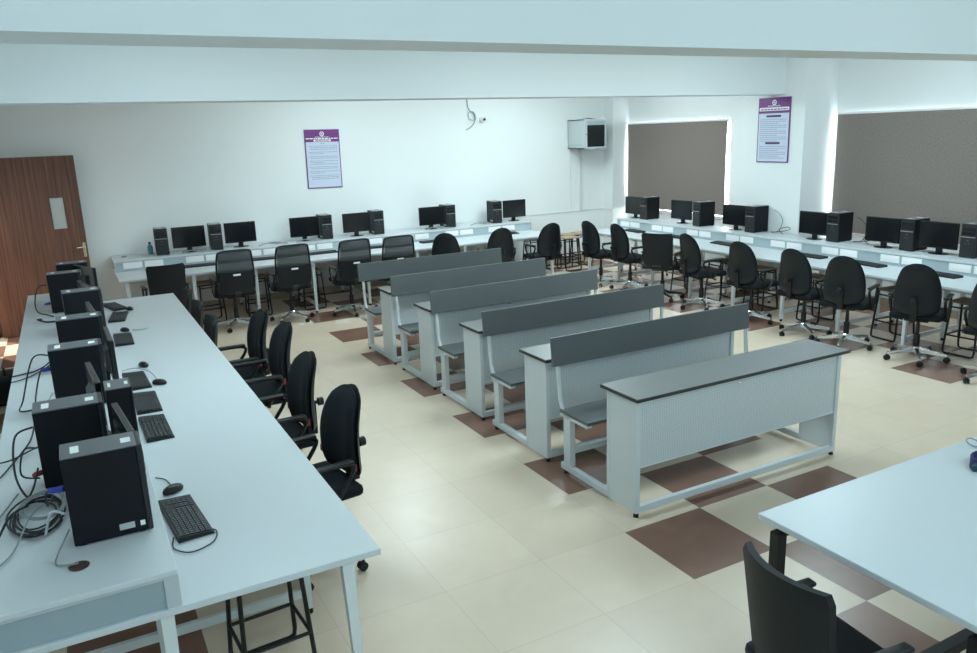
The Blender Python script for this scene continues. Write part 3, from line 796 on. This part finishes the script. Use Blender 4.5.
# ------------------------------------------------------------------ classroom benches (desk in front, attached seat behind)
def make_bench(label, loc, group):
    """origin: front left foot; the seat faces -Y"""
    t = thing('classroom_bench', label, 'bench', loc, 0, group)
    L = 1.84
    w = MB(); w.box(-0.015, L + 0.050, -0.025, 0.345, 0.772, 0.797, 0.003); w.build('desk_top', M['gtop'], t)
    w = MB(); w.box(-0.017, L + 0.052, -0.0275, -0.0245, 0.774, 0.795); w.box(-0.0175, -0.0145, -0.025, 0.345, 0.774, 0.795); w.box(L + 0.0495, L + 0.0525, -0.025, 0.345, 0.774, 0.795)
    w.build('edge_band', M['edge'], t)
    for x in (0.0, L - 0.035):
        w = MB(); w.box(x, x + 0.035, 0.0, 0.03, 0.03, 0.772, 0.004); w.box(x + 0.004, x + 0.031, 0.03, 0.27, 0.03, 0.772); w.box(x, x + 0.035, 0.27, 0.30, 0.03, 0.772, 0.004)
        w.build('side_panel', M['bmetal'], t)
        w = MB(); w.box(x, x + 0.04, 0.28, 0.84, 0.03, 0.075, 0.003); w.build('foot_rail', M['bmetal'], t)
        w = MB(); w.box(x, x + 0.045, 0.72, 0.80, 0.075, 0.452, 0.003); w.build('seat_leg', M['bmetal'], t)
        w = MB(); w.box(x, x + 0.045, 0.52, 0.84, 0.425, 0.452, 0.003); w.build('seat_bracket', M['bmetal'], t)
        w = MB(); w.tube([(x + 0.022, 0.815, 0.44), (x + 0.022, 0.85, 0.49), (x + 0.022, 0.872, 0.56), (x + 0.022, 0.892, 0.76), (x + 0.022, 0.905, 0.92)], 0.016, 8, smooth_n=3)
        w.build('back_support', M['bmetal'], t, True)
        for y in (0.02, 0.80):
            MB().lathe([(0.017, 0), (0.017, 0.018), (0.008, 0.019), (0.008, 0.032)], x + 0.02, y, 10).build('glide', M['blk'], t)
    B(0.035, L - 0.035, 0.012, 0.024, 0.335, 0.757).build('front_panel', M['perf'], t)
    w = MB(); w.box(0.035, L - 0.035, 0.004, 0.026, 0.757, 0.772); w.box(0.035, L - 0.035, 0.008, 0.028, 0.328, 0.340); w.build('panel_rail', M['bmetal'], t)
    B(0.035, L - 0.035, 0.05, 0.29, 0.60, 0.612).build('book_shelf', M['bmetal'], t)
    B(0.035, L - 0.035, 0.0, 0.035, 0.03, 0.075, 0.003).build('cross_rail', M['bmetal'], t)
    B(0.04, L - 0.04, 0.74, 0.78, 0.16, 0.20, 0.003).build('cross_rail', M['bmetal'], t)
    w = MB(); w.box(0.84, 0.88, 0.0055, 0.0125, 0.728, 0.742, 0.002); w.build('panel_lock', M['chrome'], t)
    w = MB(); w.box(-0.005, L + 0.01, 0.50, 0.84, 0.452, 0.475, 0.003); w.build('seat_board', M['board'], t)
    w = MB()
    mt = Matrix.Translation((0, 0.888, 0.778)) @ Matrix.Rotation(R(-5), 4, 'X')
    w.box(-0.035, L + 0.0, -0.022, 0.0, 0.0, 0.205, 0.003, mtx=mt)
    w.build('back_board', M['board'], t)
    return t
bg = 'classroom benches in the middle of the room'
b0 = make_bench('front classroom bench with its whole grey desk top showing', (2.855, 3.515, 0), bg)
for y, lab in ((4.535, 'second classroom bench from the front'), (5.555, 'third classroom bench from the front, the middle of five'),
               (6.545, 'fourth classroom bench from the front'), (7.565, 'rear classroom bench, last of the row before the mesh chairs')):
    dup(b0, (2.855, y, 0), 0, lab)

# ------------------------------------------------------------------ front table
t = thing('white_table', 'large white table with black legs in the near corner', 'table', (2.43, 1.16, 0), 0)
B(0, 2.1, 0, 1.01, 0.722, 0.75, 0.004).build('table_top', M['lam'], t)
for x in (0.01, 2.03):
    for y in (0.06, 0.90):
        B(x, x + 0.05, y, y + 0.05, 0.0, 0.69, 0.004).build('leg', M['blk'], t)
w = MB(); w.box(0.06, 2.03, 0.065, 0.105, 0.67, 0.722); w.box(0.06, 2.03, 0.905, 0.945, 0.67, 0.722); w.box(0.20, 0.24, 0.105, 0.905, 0.67, 0.722); w.box(1.86, 1.90, 0.105, 0.905, 0.67, 0.722)
w.build('under_frame', M['blk'], t)
for x in (0.015, 2.035): B(x, x + 0.04, 0.11, 0.90, 0.10, 0.14).build('foot_rail', M['blk'], t)
B(0.055, 2.035, 0.505, 0.555, 0.10, 0.15).build('stretcher', M['blk'], t)
# cords and pen on it
t = thing('cord_bundle', 'small dark blue cord bundle with a white pen-like tip on the front table', 'cord', (3.655, 1.955, 0.75), R(15))
w = MB()
for k in range(6):
    a = k * 0.5; r = 0.035 + 0.004 * k
    w.tube([(r * 1.3 * math.cos(q * PI / 4 + a) + 0.01 * k - 0.02, r * 0.6 * math.sin(q * PI / 4 + a), 0.008 + 0.007 * k + 0.003 * math.sin(q)) for q in range(8)], 0.006, 6, True, 3)
w.build('blue_cord', M['dblue'], t, True)
w = MB(); w.tube([(-0.085, -0.01, 0.016), (-0.02, 0.0, 0.02)], 0.016, 10); w.build('teal_grip', M['teal'], t, True)
w = MB(); w.tube([(-0.08, -0.035, 0.010), (-0.045, -0.035, 0.010)], 0.010, 8); w.build('violet_cap', M['violet'], t, True)
w = MB(); w.tube([(-0.045, -0.035, 0.009), (0.07, -0.055, 0.009)], 0.008, 8); w.build('white_barrel', M['white'], t, True)
w = MB(); w.tube([(-0.04 + 0.035 * math.cos(q), 0.03 * math.sin(q), 0.004 + 0.03 * (1 + math.sin(q)) * 0.4) for q in [k * PI / 4 for k in range(8)]], 0.0035, 6, True, 3)
tag(w.build('wire_loop', M['gcable'], loc=(3.92, 2.11, 0.75), smooth=True), 'thin clear-grey wire loop at the edge of the front table', 'wire')

# ------------------------------------------------------------------ wall fittings
def notice(label, loc, rz, wd, hh, kind, tilt=0.0):
    """print faces -Y"""
    t = thing('wall_notice', label, 'notice', loc, rz, 'purple wall notices')
    a = wd / 2
    B(-a, a, -0.014, 0.0, 0, hh).build('backing_board', M['purple'], t)
    w = MB(); bd = 0.014
    hd = 0.79 if kind == 1 else 0.76
    w.box(-a + bd, a - bd, -0.0155, -0.0138, bd, hh * hd); w.build('text_sheet', M['paper'], t)
    # emblem
    w = MB(); w.lathe([(0.036, -0.0160), (0.036, -0.0138)], axis='Y', o=(0, 0, hh * 0.925), seg=20); e = w.build('emblem', M['white'], t)
    w = MB(); w.lathe([(0.024, -0.0168), (0.024, -0.0155)], axis='Y', o=(0, 0, hh * 0.925), seg=16); w.build('emblem_centre', M['purple'], e)
    w = MB(); w.lathe([(0.012, -0.0175), (0.012, -0.0165)], axis='Y', o=(0, 0, hh * 0.925), seg=12); w.build('emblem_dot', M['white'], e)
    rnd = random.Random(kind)
    def words(w, z, h, x0, x1, big=1.0):
        x = x0
        while x < x1 - 0.01:
            l = min(rnd.uniform(0.018, 0.05) * big, x1 - x); w.box(x, x + l, -0.0172, -0.0152, z, z + h); x += l + 0.008 * big
    w = MB(); words(w, hh * 0.868, 0.008, -0.11, 0.11)
    if kind == 1:
        words(w, hh * 0.838, 0.016, -a + 0.02, a - 0.02, 1.2); w.build('heading', M['white'], t)
        w = MB(); w.box(-0.135, 0.135, -0.0165, -0.0138, hh * 0.798, hh * 0.828); w.build('title_band', M['white'], t)
        w = MB(); words(w, hh * 0.806, 0.010, -0.11, 0.11); w.build('title_words', M['purple'], t)
        w = MB(); words(w, hh * 0.755, 0.012, -0.035, 0.035)
        w.build('section_heading', M['ink'], t)
        z = hh * 0.715
        for p in range(7):
            w = MB()
            for q in range(2 if p % 3 else 3):
                words(w, z, 0.009, -a + 0.05 + (0.02 if q else 0), a - 0.045 - (0.22 if q == 1 and p % 2 else 0.0)); z -= 0.024
            z -= 0.018
            w.build('text_lines', M['ink'], t)
    else:
        w.build('heading', M['white'], t)
        w = MB(); w.box(-a + 0.02, a - 0.02, -0.0165, -0.0138, hh * 0.80, hh * 0.85); w.build('title_band', M['white'], t)
        w = MB(); words(w, hh * 0.812, 0.016, -a + 0.04, a - 0.04, 1.3); w.build('title_words', M['purple'], t)
        for z in (0.70, 0.285): B(-0.125, 0.125, -0.0170, -0.0152, hh * z, hh * z + 0.028).build('section_band', M['dpurple'], t)
        w = MB()
        z = hh * 0.66
        for p in range(12): words(w, z, 0.009, -a + 0.045, a - 0.045 - (0.15 if p % 3 == 2 else 0)); z -= 0.026
        w.build('text_lines', M['ink'], t); w = MB()
        z = hh * 0.245
        for p in range(7): words(w, z, 0.009, -a + 0.045, a - 0.045 - (0.12 if p % 3 == 2 else 0)); z -= 0.026
        w.build('text_lines', M['ink'], t)
    return t
n1 = notice('purple-headed printed notice hanging on the back wall', (3.585, YB, 1.64), 0, 0.545, 0.88, 1)
n1.rotation_euler = (0, R(0.6), 0)
notice('purple-headed printed notice on the side of the window pillar', (8.65, 7.80, 1.85), R(-90), 0.545, 0.86, 2)

t = thing('wall_cabinet', 'grey steel wall cabinet with dark glass door high in the back corner', 'cabinet', (8.345, 11.745, 2.05), 0)
w = MB(); a, b, hh = 0.235, 0.245, 0.50
w.box(-a, -a + 0.015, -b, b + 0.01, 0, hh); w.box(a - 0.015, a, -b, b + 0.01, 0, hh); w.box(-a, a, -b, b + 0.01, hh - 0.015, hh); w.box(-a, a, -b, b + 0.01, 0, 0.015); w.box(-a, a, b - 0.005, b + 0.01, 0, hh)
w.build('cabinet_body', M['cab'], t)
w = MB(); w.box(-a + 0.004, a - 0.004, -b - 0.016, -b, 0.004, 0.03); w.box(-a + 0.004, a - 0.004, -b - 0.016, -b, hh - 0.03, hh - 0.004); w.box(-a + 0.004, -a + 0.06, -b - 0.016, -b, 0.03, hh - 0.03); w.box(a - 0.035, a - 0.004, -b - 0.016, -b, 0.03, hh - 0.03)
d_ = w.build('door', M['cab'], t)
B(-a + 0.06, a - 0.035, -b - 0.012, -b - 0.004, 0.03, hh - 0.03).build('door_glass', M['cabdk'], d_)
B(-a + 0.06, a - 0.035, -b - 0.0145, -b - 0.012, hh - 0.10, hh - 0.03).build('label_band', M['riser'], d_)
MB().lathe([(0.012, -b - 0.024), (0.012, -b - 0.014)], axis='Y', o=(-a + 0.035, 0, 0.25), seg=12).build('lock', M['chrome'], d_)
w = MB()
for z in (0.05, 0.075): w.box(-a - 0.002, -a + 0.001, -b + 0.03, b - 0.03, z, z + 0.006)
w.box(-a - 0.002, -a + 0.001, 0.15, 0.154, 0.1, hh - 0.03); w.build('side_vent', M['riser'], t)
w = MB(); w.box(-0.1, 0.1, -0.06, 0.05, 0, 0.004, mtx=Matrix.Rotation(R(6), 4, 'Y') @ Matrix.Rotation(R(14), 4, 'Z'))
tag(w.build('folded_paper', M['wood'], loc=(8.36, 11.70, 2.565)), 'tan folded paper lying on top of the wall cabinet', 'paper')

t = thing('security_camera', 'small white camera with black lens high on the back wall', 'camera', (6.37, YB, 2.605), 0)
w = MB(); w.lathe([(0.045, -0.03), (0.05, -0.02), (0.05, 0.0)], axis='Y', seg=20); w.build('mount', M['plate'], t, True)
w = MB(); w.lathe([(0.022, -0.10), (0.036, -0.09), (0.036, -0.03)], axis='Y', seg=20); w.build('camera_body', M['plate'], t, True)
w = MB(); w.lathe([(0.012, -0.108), (0.024, -0.104), (0.026, -0.092), (0.026, -0.088)], axis='Y', seg=16); w.build('lens', M['blkg'], t, True)
w = MB(); w.tube([(6.10, 11.985, 3.3), (6.10, 11.985, 2.90), (6.13, 11.975, 2.76), (6.21, 11.97, 2.70), (6.22, 11.97, 2.60), (6.12, 11.97, 2.62), (6.11, 11.97, 2.71), (6.20, 11.97, 2.73), (6.24, 11.97, 2.62), (6.17, 11.975, 2.50), (6.06, 11.98, 2.44)], 0.006, 6, smooth_n=5)
tag(w.build('hanging_cable', M['gcable'], smooth=True), 'curled grey cable hanging below the far beam beside the wall camera', 'cable')

# bottle on the back shelf
t = thing('bottle', 'small blue bottle at the door end of the back-wall shelf', 'bottle', (0.955, 11.80, SH))
MB().lathe([(0.032, 0), (0.034, 0.01), (0.034, 0.10), (0.022, 0.125), (0.014, 0.13), (0.014, 0.14)], seg=16).build('bottle_body', M['cyan'], t, True)
MB().lathe([(0.017, 0.138), (0.017, 0.165), (0.012, 0.168)], seg=12).build('cap', M['teal'], t, True)
# bag on the floor behind the door-side bench
t = thing('backpack', 'dark and teal bag on the floor between the door-side bench and wall', 'bag', (-0.755, 8.62, 0), R(6))
MB().box(-0.13, 0.13, -0.2, 0.2, 0, 0.28, 0.05, seg=3).build('bag_body', M['leath'], t, True)
MB().box(-0.10, 0.145, -0.165, 0.15, 0.03, 0.20, 0.03, seg=3).build('pocket', M['teal'], t, True)
MB().tube([(0, -0.08, 0.27), (0, -0.06, 0.33), (0, 0.06, 0.33), (0, 0.08, 0.27)], 0.011, 8, smooth_n=4).build('handle', M['blk'], t, True)

# ------------------------------------------------------------------ cables
cgp = 'loose cables on the shelves'
def cable(pts, r, m, label, plug=None, name='cable'):
    if plug:
        t = thing(name, label, 'cable', (0, 0, 0), 0, cgp)
        MB().tube(pts, r, 6, smooth_n=6).build('cord', M[m], t, True)
        p = Vector(plug[0]); q = Vector(plug[1])
        MB().tube([p, p.lerp(q, 0.7), q], [0.013, 0.013, 0.008], 8).build('plug', M[plug[2]], t, True)
        return t
    return tag(MB().tube(pts, r, 6, smooth_n=6).build(name, M[m], smooth=True), label, 'cable', cgp)
z = SH + 0.0105
# coil beside the near tower
w = MB(); pts = []
for k in range(6 * 12):
    a = k * 2 * PI / 12; lp = k // 12
    rx = 0.088 + 0.014 * math.sin(lp * 2.1); ry = 0.175 + 0.026 * math.cos(lp * 1.7)
    pts.append((-0.285 + rx * math.cos(a) + 0.014 * math.sin(lp * 3), 3.47 + ry * math.sin(a) + 0.012 * math.cos(lp * 2), z + 0.005 * lp + 0.004 * math.sin(a * 3 + lp)))
w.tube(pts, 0.004, 6, smooth_n=2)
tag(w.build('cable_coil', M['cable'], smooth=True), 'coil of black cable lying behind the near tower', 'cable', cgp)
w = MB(); pts = []
for k in range(3 * 12 + 5):
    a = k * 2 * PI / 12 + 1; lp = k / 12
    pts.append((-0.26 + (0.07 + 0.006 * lp) * math.cos(a), 3.48 + (0.12 + 0.01 * lp) * math.sin(a), z + 0.044 + 0.003 * math.sin(a * 2)))
w.tube(pts, 0.003, 6, smooth_n=2)
tag(w.build('cable_coil', M['gcable'], smooth=True), 'pale grey cable coil on top of the black coil behind the near tower', 'cable', cgp)
cable([(-0.165, 3.17, z + 0.05), (-0.19, 3.13, z + 0.02), (-0.22, 3.02, z), (-0.19, 2.98, z), (-0.145, 2.968, z + 0.002)], 0.0035, 'gcable', 'thin grey cable running from the near tower to the brown grommet')
cable([(-0.165, 3.21, z + 0.20), (-0.22, 3.24, z + 0.19), (-0.235, 3.35, z + 0.09), (-0.22, 3.5, z + 0.065)], 0.004, 'cable', 'blue-plugged video cable at the back of the near tower', ((-0.16, 3.215, z + 0.20), (-0.215, 3.235, z + 0.195), 'blue'))
cable([(-0.17, 3.16, z + 0.12), (-0.215, 3.18, z + 0.13), (-0.25, 3.24, z + 0.02)], 0.005, 'wcable', 'short pale cable arching from the back of the near tower')
cable([(-0.27, 3.84, z + 0.27), (-0.34, 3.80, z + 0.25), (-0.36, 3.75, z + 0.10), (-0.33, 3.70, z + 0.01), (-0.30, 3.69, z + 0.04), (-0.275, 3.80, z + 0.09)], 0.0045, 'cable', 'black cable looping down the back of the second tower')
cable([(-0.27, 3.87, z + 0.16), (-0.32, 3.84, z + 0.17), (-0.34, 3.78, z + 0.08), (-0.28, 3.86, z + 0.02)], 0.004, 'cable', 'thin black cable with red plug at the second tower', ((-0.265, 3.82, z + 0.06), (-0.30, 3.80, z + 0.06), 'red'))
cable([(-0.36, 3.72, z + 0.02), (-0.41, 3.6, z), (-0.45, 3.45, z), (-0.47, 3.3, z)], 0.004, 'gcable', 'grey cable crossing to the shelf rear beside the black coil')
cable([(-0.31, 3.47, z + 0.060), (-0.37, 3.40, z + 0.058), (-0.42, 3.29, z + 0.006), (-0.44, 3.18, z), (-0.475, 3.02, z)], 0.005, 'cable', 'black cable leaving the coil towards the near shelf end')
cable([(-0.25, 3.43, z + 0.068), (-0.30, 3.33, z + 0.066), (-0.36, 3.18, z + 0.004), (-0.43, 3.05, z), (-0.474, 2.9, z)], 0.0035, 'gcable', 'thin grey cable leaving the coil towards the near shelf end')
cable([(-0.215, 5.03, z + 0.23), (-0.26, 5.02, z + 0.23), (-0.30, 4.92, z + 0.12), (-0.315, 4.74, z + 0.03), (-0.33, 4.50, z + 0.008), (-0.36, 4.33, z + 0.006), (-0.43, 4.05, z + 0.006), (-0.465, 3.95, z + 0.006)], 0.0045, 'cable', 'long black cable with blue plug behind the fourth tower', ((-0.212, 5.03, z + 0.23), (-0.262, 5.02, z + 0.23), 'blue'))
cable([(-0.215, 5.08, z + 0.30), (-0.30, 5.12, z + 0.28), (-0.38, 5.10, z + 0.05), (-0.40, 5.05, z), (-0.30, 5.06, z), (-0.225, 5.06, z + 0.03)], 0.0045, 'cable', 'black cable hoop behind the fourth tower')
cable([(-0.25, 4.4, z), (-0.32, 4.3, z + 0.012), (-0.40, 4.2, z + 0.014), (-0.46, 4.22, z)], 0.004, 'cable', 'black cable across the shelf behind the second tower')
cable([(-0.22, 4.97, z + 0.1), (-0.25, 4.9, z + 0.06), (-0.25, 4.75, z), (-0.22, 4.6, z), (-0.19, 4.5, z)], 0.004, 'wcable', 'pale looping cable below the blue plug')
cable([(-0.19, 5.92, z + 0.12), (-0.25, 5.95, z + 0.05), (-0.33, 5.98, z), (-0.42, 5.92, z), (-0.475, 5.9, z)], 0.0055, 'cable', 'thick black cable pair leaving the back of the fifth tower')
cable([(-0.19, 5.88, z + 0.10), (-0.26, 5.88, z + 0.04), (-0.35, 5.86, z), (-0.42, 5.78, z), (-0.475, 5.75, z)], 0.0045, 'cable', 'second black cable leaving the back of the fifth tower')
cable([(-0.26, 8.17, z + 0.25), (-0.33, 8.15, z + 0.24), (-0.37, 8.10, z + 0.12), (-0.36, 8.05, z + 0.03), (-0.28, 8.0, z), (-0.24, 7.9, z)], 0.006, 'cable', 'black cable hoop behind the seventh tower near the door', ((-0.255, 8.15, z + 0.08), (-0.30, 8.13, z + 0.08), 'blue'))
cable([(-0.33, 7.84, z), (-0.36, 7.78, z + 0.01), (-0.29, 7.68, z), (-0.20, 7.66, z)], 0.008, 'cable', 'thick black cable lying below the seventh tower')
zt = WT + 0.005
cable([(0.20, 3.30, zt), (0.19, 3.20, zt), (0.25, 3.13, zt), (0.34, 3.17, zt), (0.37, 3.26, zt), (0.345, 3.30, zt)], 0.003, 'cable', 'keyboard cable looping at the near worktop keyboard')
cable([(0.258, 3.86, zt), (0.24, 3.95, zt), (0.20, 4.0, zt)], 0.003, 'cable', 'mouse cable of the near mouse')
cable([(0.40, 5.77, zt), (0.36, 5.95, zt + 0.03), (0.28, 6.14, zt + 0.02), (0.19, 6.2, zt)], 0.003, 'gcable', 'mouse cable passing the fourth keyboard of the door-side worktop')
cable([(0.37, 7.60, zt), (0.44, 7.56, zt), (0.50, 7.60, zt)], 0.003, 'gcable', 'mouse cable past the fifth keyboard of the door-side worktop')
for y, lab in ((7.7, 'loose cable loops behind the third tower against the pillar'), (6.4, 'cable loops behind the fourth tower before the wide blind')):
    cable([(8.56, y - 0.02, z), (8.60, y - 0.12, z + 0.02), (8.61, y - 0.17, z + 0.16), (8.61, y - 0.10, z + 0.26), (8.60, y - 0.02, z + 0.30)], 0.004, 'cable', lab + ', tall loop')
    cable([(8.54, y - 0.05, z), (8.57, y - 0.2, z + 0.02), (8.59, y - 0.32, z + 0.06), (8.56, y - 0.3, z + 0.09), (8.54, y - 0.18, z + 0.05), (8.50, y - 0.28, z)], 0.005, 'cable', lab + ', low loop')
for x, lab in ((1.55, 'cable heap under the first monitor of the back-wall shelf'), (2.6, 'cable heap beside the second monitor of the back-wall shelf'), (3.15, 'cable heap under the third monitor of the back-wall shelf'), (5.25, 'cable heap under the fifth monitor of the back-wall shelf'), (6.05, 'cable beside the last tower of the back-wall shelf')):
    cable([(x - 0.22, 11.50, z), (x - 0.1, 11.54, z + 0.02), (x, 11.49, z + 0.03), (x + 0.1, 11.53, z + 0.02), (x + 0.05, 11.47, z + 0.01), (x - 0.08, 11.49, z + 0.025), (x + 0.2, 11.50, z)], 0.007, 'gcable', lab)

# ------------------------------------------------------------------ lights, world, camera
def area(name, loc, rot, sx, sy, power, col):
    l = bpy.data.lights.new(name, 'AREA'); l.shape = 'RECTANGLE'; l.size = sx; l.size_y = sy; l.energy = power; l.color = col
    o = bpy.data.objects.new(name, l); COL.objects.link(o); o.location = loc; o.rotation_euler = rot
    return o
cool = (0.80, 0.95, 1.0)
LAMPS = [(1.2, 5.5, 26, 1), (4.3, 5.5, 31, 1), (7.0, 5.5, 31, 1), (3.6, 9.9, 34, 2), (6.8, 9.9, 46, 2)]
TINT = ((0.62, 0.87, 1.0), (0.72, 0.93, 1.0), (0.80, 0.97, 1.0))
for k, (x, y, p, c) in enumerate(LAMPS):
    area('ceiling_lamp', (x, y, ZC - 0.03), (0, 0, 0), 2.0, 1.2, p, TINT[c])
for k, (x, y, p) in enumerate(((0.6, 0.2, 38), (4.0, 0.2, 34), (7.4, 0.2, 28), (2.4, -2.0, 40), (6.4, -2.0, 32))):  # added point fills that brighten the near beam's face
    l = bpy.data.lights.new('beam_fill', 'POINT'); l.energy = p; l.color = TINT[0]; l.shadow_soft_size = 0.3
    o = bpy.data.objects.new('beam_fill', l); COL.objects.link(o); o.location = (x, y, 2.95)
for x, y, p, c in ((1.0, 5.3, 22, 1), (4.2, 5.3, 26, 1), (6.9, 5.3, 24, 1), (3.9, 10.0, 20, 2), (6.6, 10.0, 24, 2)):  # more added fills, hidden up high, for the far beam and back wall
    l = bpy.data.lights.new('beam_fill', 'POINT'); l.energy = p; l.color = TINT[c]; l.shadow_soft_size = 0.12
    o = bpy.data.objects.new('beam_fill', l); COL.objects.link(o); o.location = (x, y, 3.18)
area('doorway_fill', (-2.0, 10.4, ZC - 0.03), (0, 0, 0), 1.2, 0.6, 60, (1.0, 0.95, 0.9))  # added fill behind the doorway to brighten the floor there
l = bpy.data.lights.new('doorway_sun_fill', 'SPOT'); l.energy = 900; l.color = (1.0, 0.93, 0.86); l.spot_size = R(34); l.shadow_soft_size = 0.08  # added spot standing in for sunlight on the floor by the door
o = bpy.data.objects.new('doorway_sun_fill', l); COL.objects.link(o); o.location = (-2.2, 12.9, 2.9)
o.rotation_euler = (Vector((-0.72, 10.2, 0)) - Vector(o.location)).to_track_quat('-Z', 'Y').to_euler()
world = bpy.data.worlds.new('world'); SC.world = world; world.use_nodes = True
bgN = world.node_tree.nodes['Background']; bgN.inputs[0].default_value = (0.86, 0.95, 1.0, 1); bgN.inputs[1].default_value = 12.0

cam = bpy.data.cameras.new('camera'); cam.sensor_width = 36; cam.lens = 779.609 / 977 * 36; cam.clip_start = 0.05
co = bpy.data.objects.new('camera', cam); COL.objects.link(co); SC.camera = co
Rm = ((0.87895927, -0.47563738, -0.03463654), (0.14408612, 0.19562623, 0.97003586), (0.4546095, 0.85761265, -0.24048023))
m4 = Matrix(((Rm[0][0], Rm[1][0], -Rm[2][0], 0), (Rm[0][1], Rm[1][1], -Rm[2][1], 0), (Rm[0][2], Rm[1][2], -Rm[2][2], 2.37512), (0, 0, 0, 1)))
co.matrix_world = m4
SC.view_settings.view_transform = 'Standard'; SC.view_settings.look = 'None'; SC.view_settings.gamma = 1; SC.view_settings.use_curve_mapping = False
SC.view_settings.exposure = 0.38
SC.cycles.max_bounces = 8; SC.cycles.diffuse_bounces = 5; SC.cycles.use_denoising = True
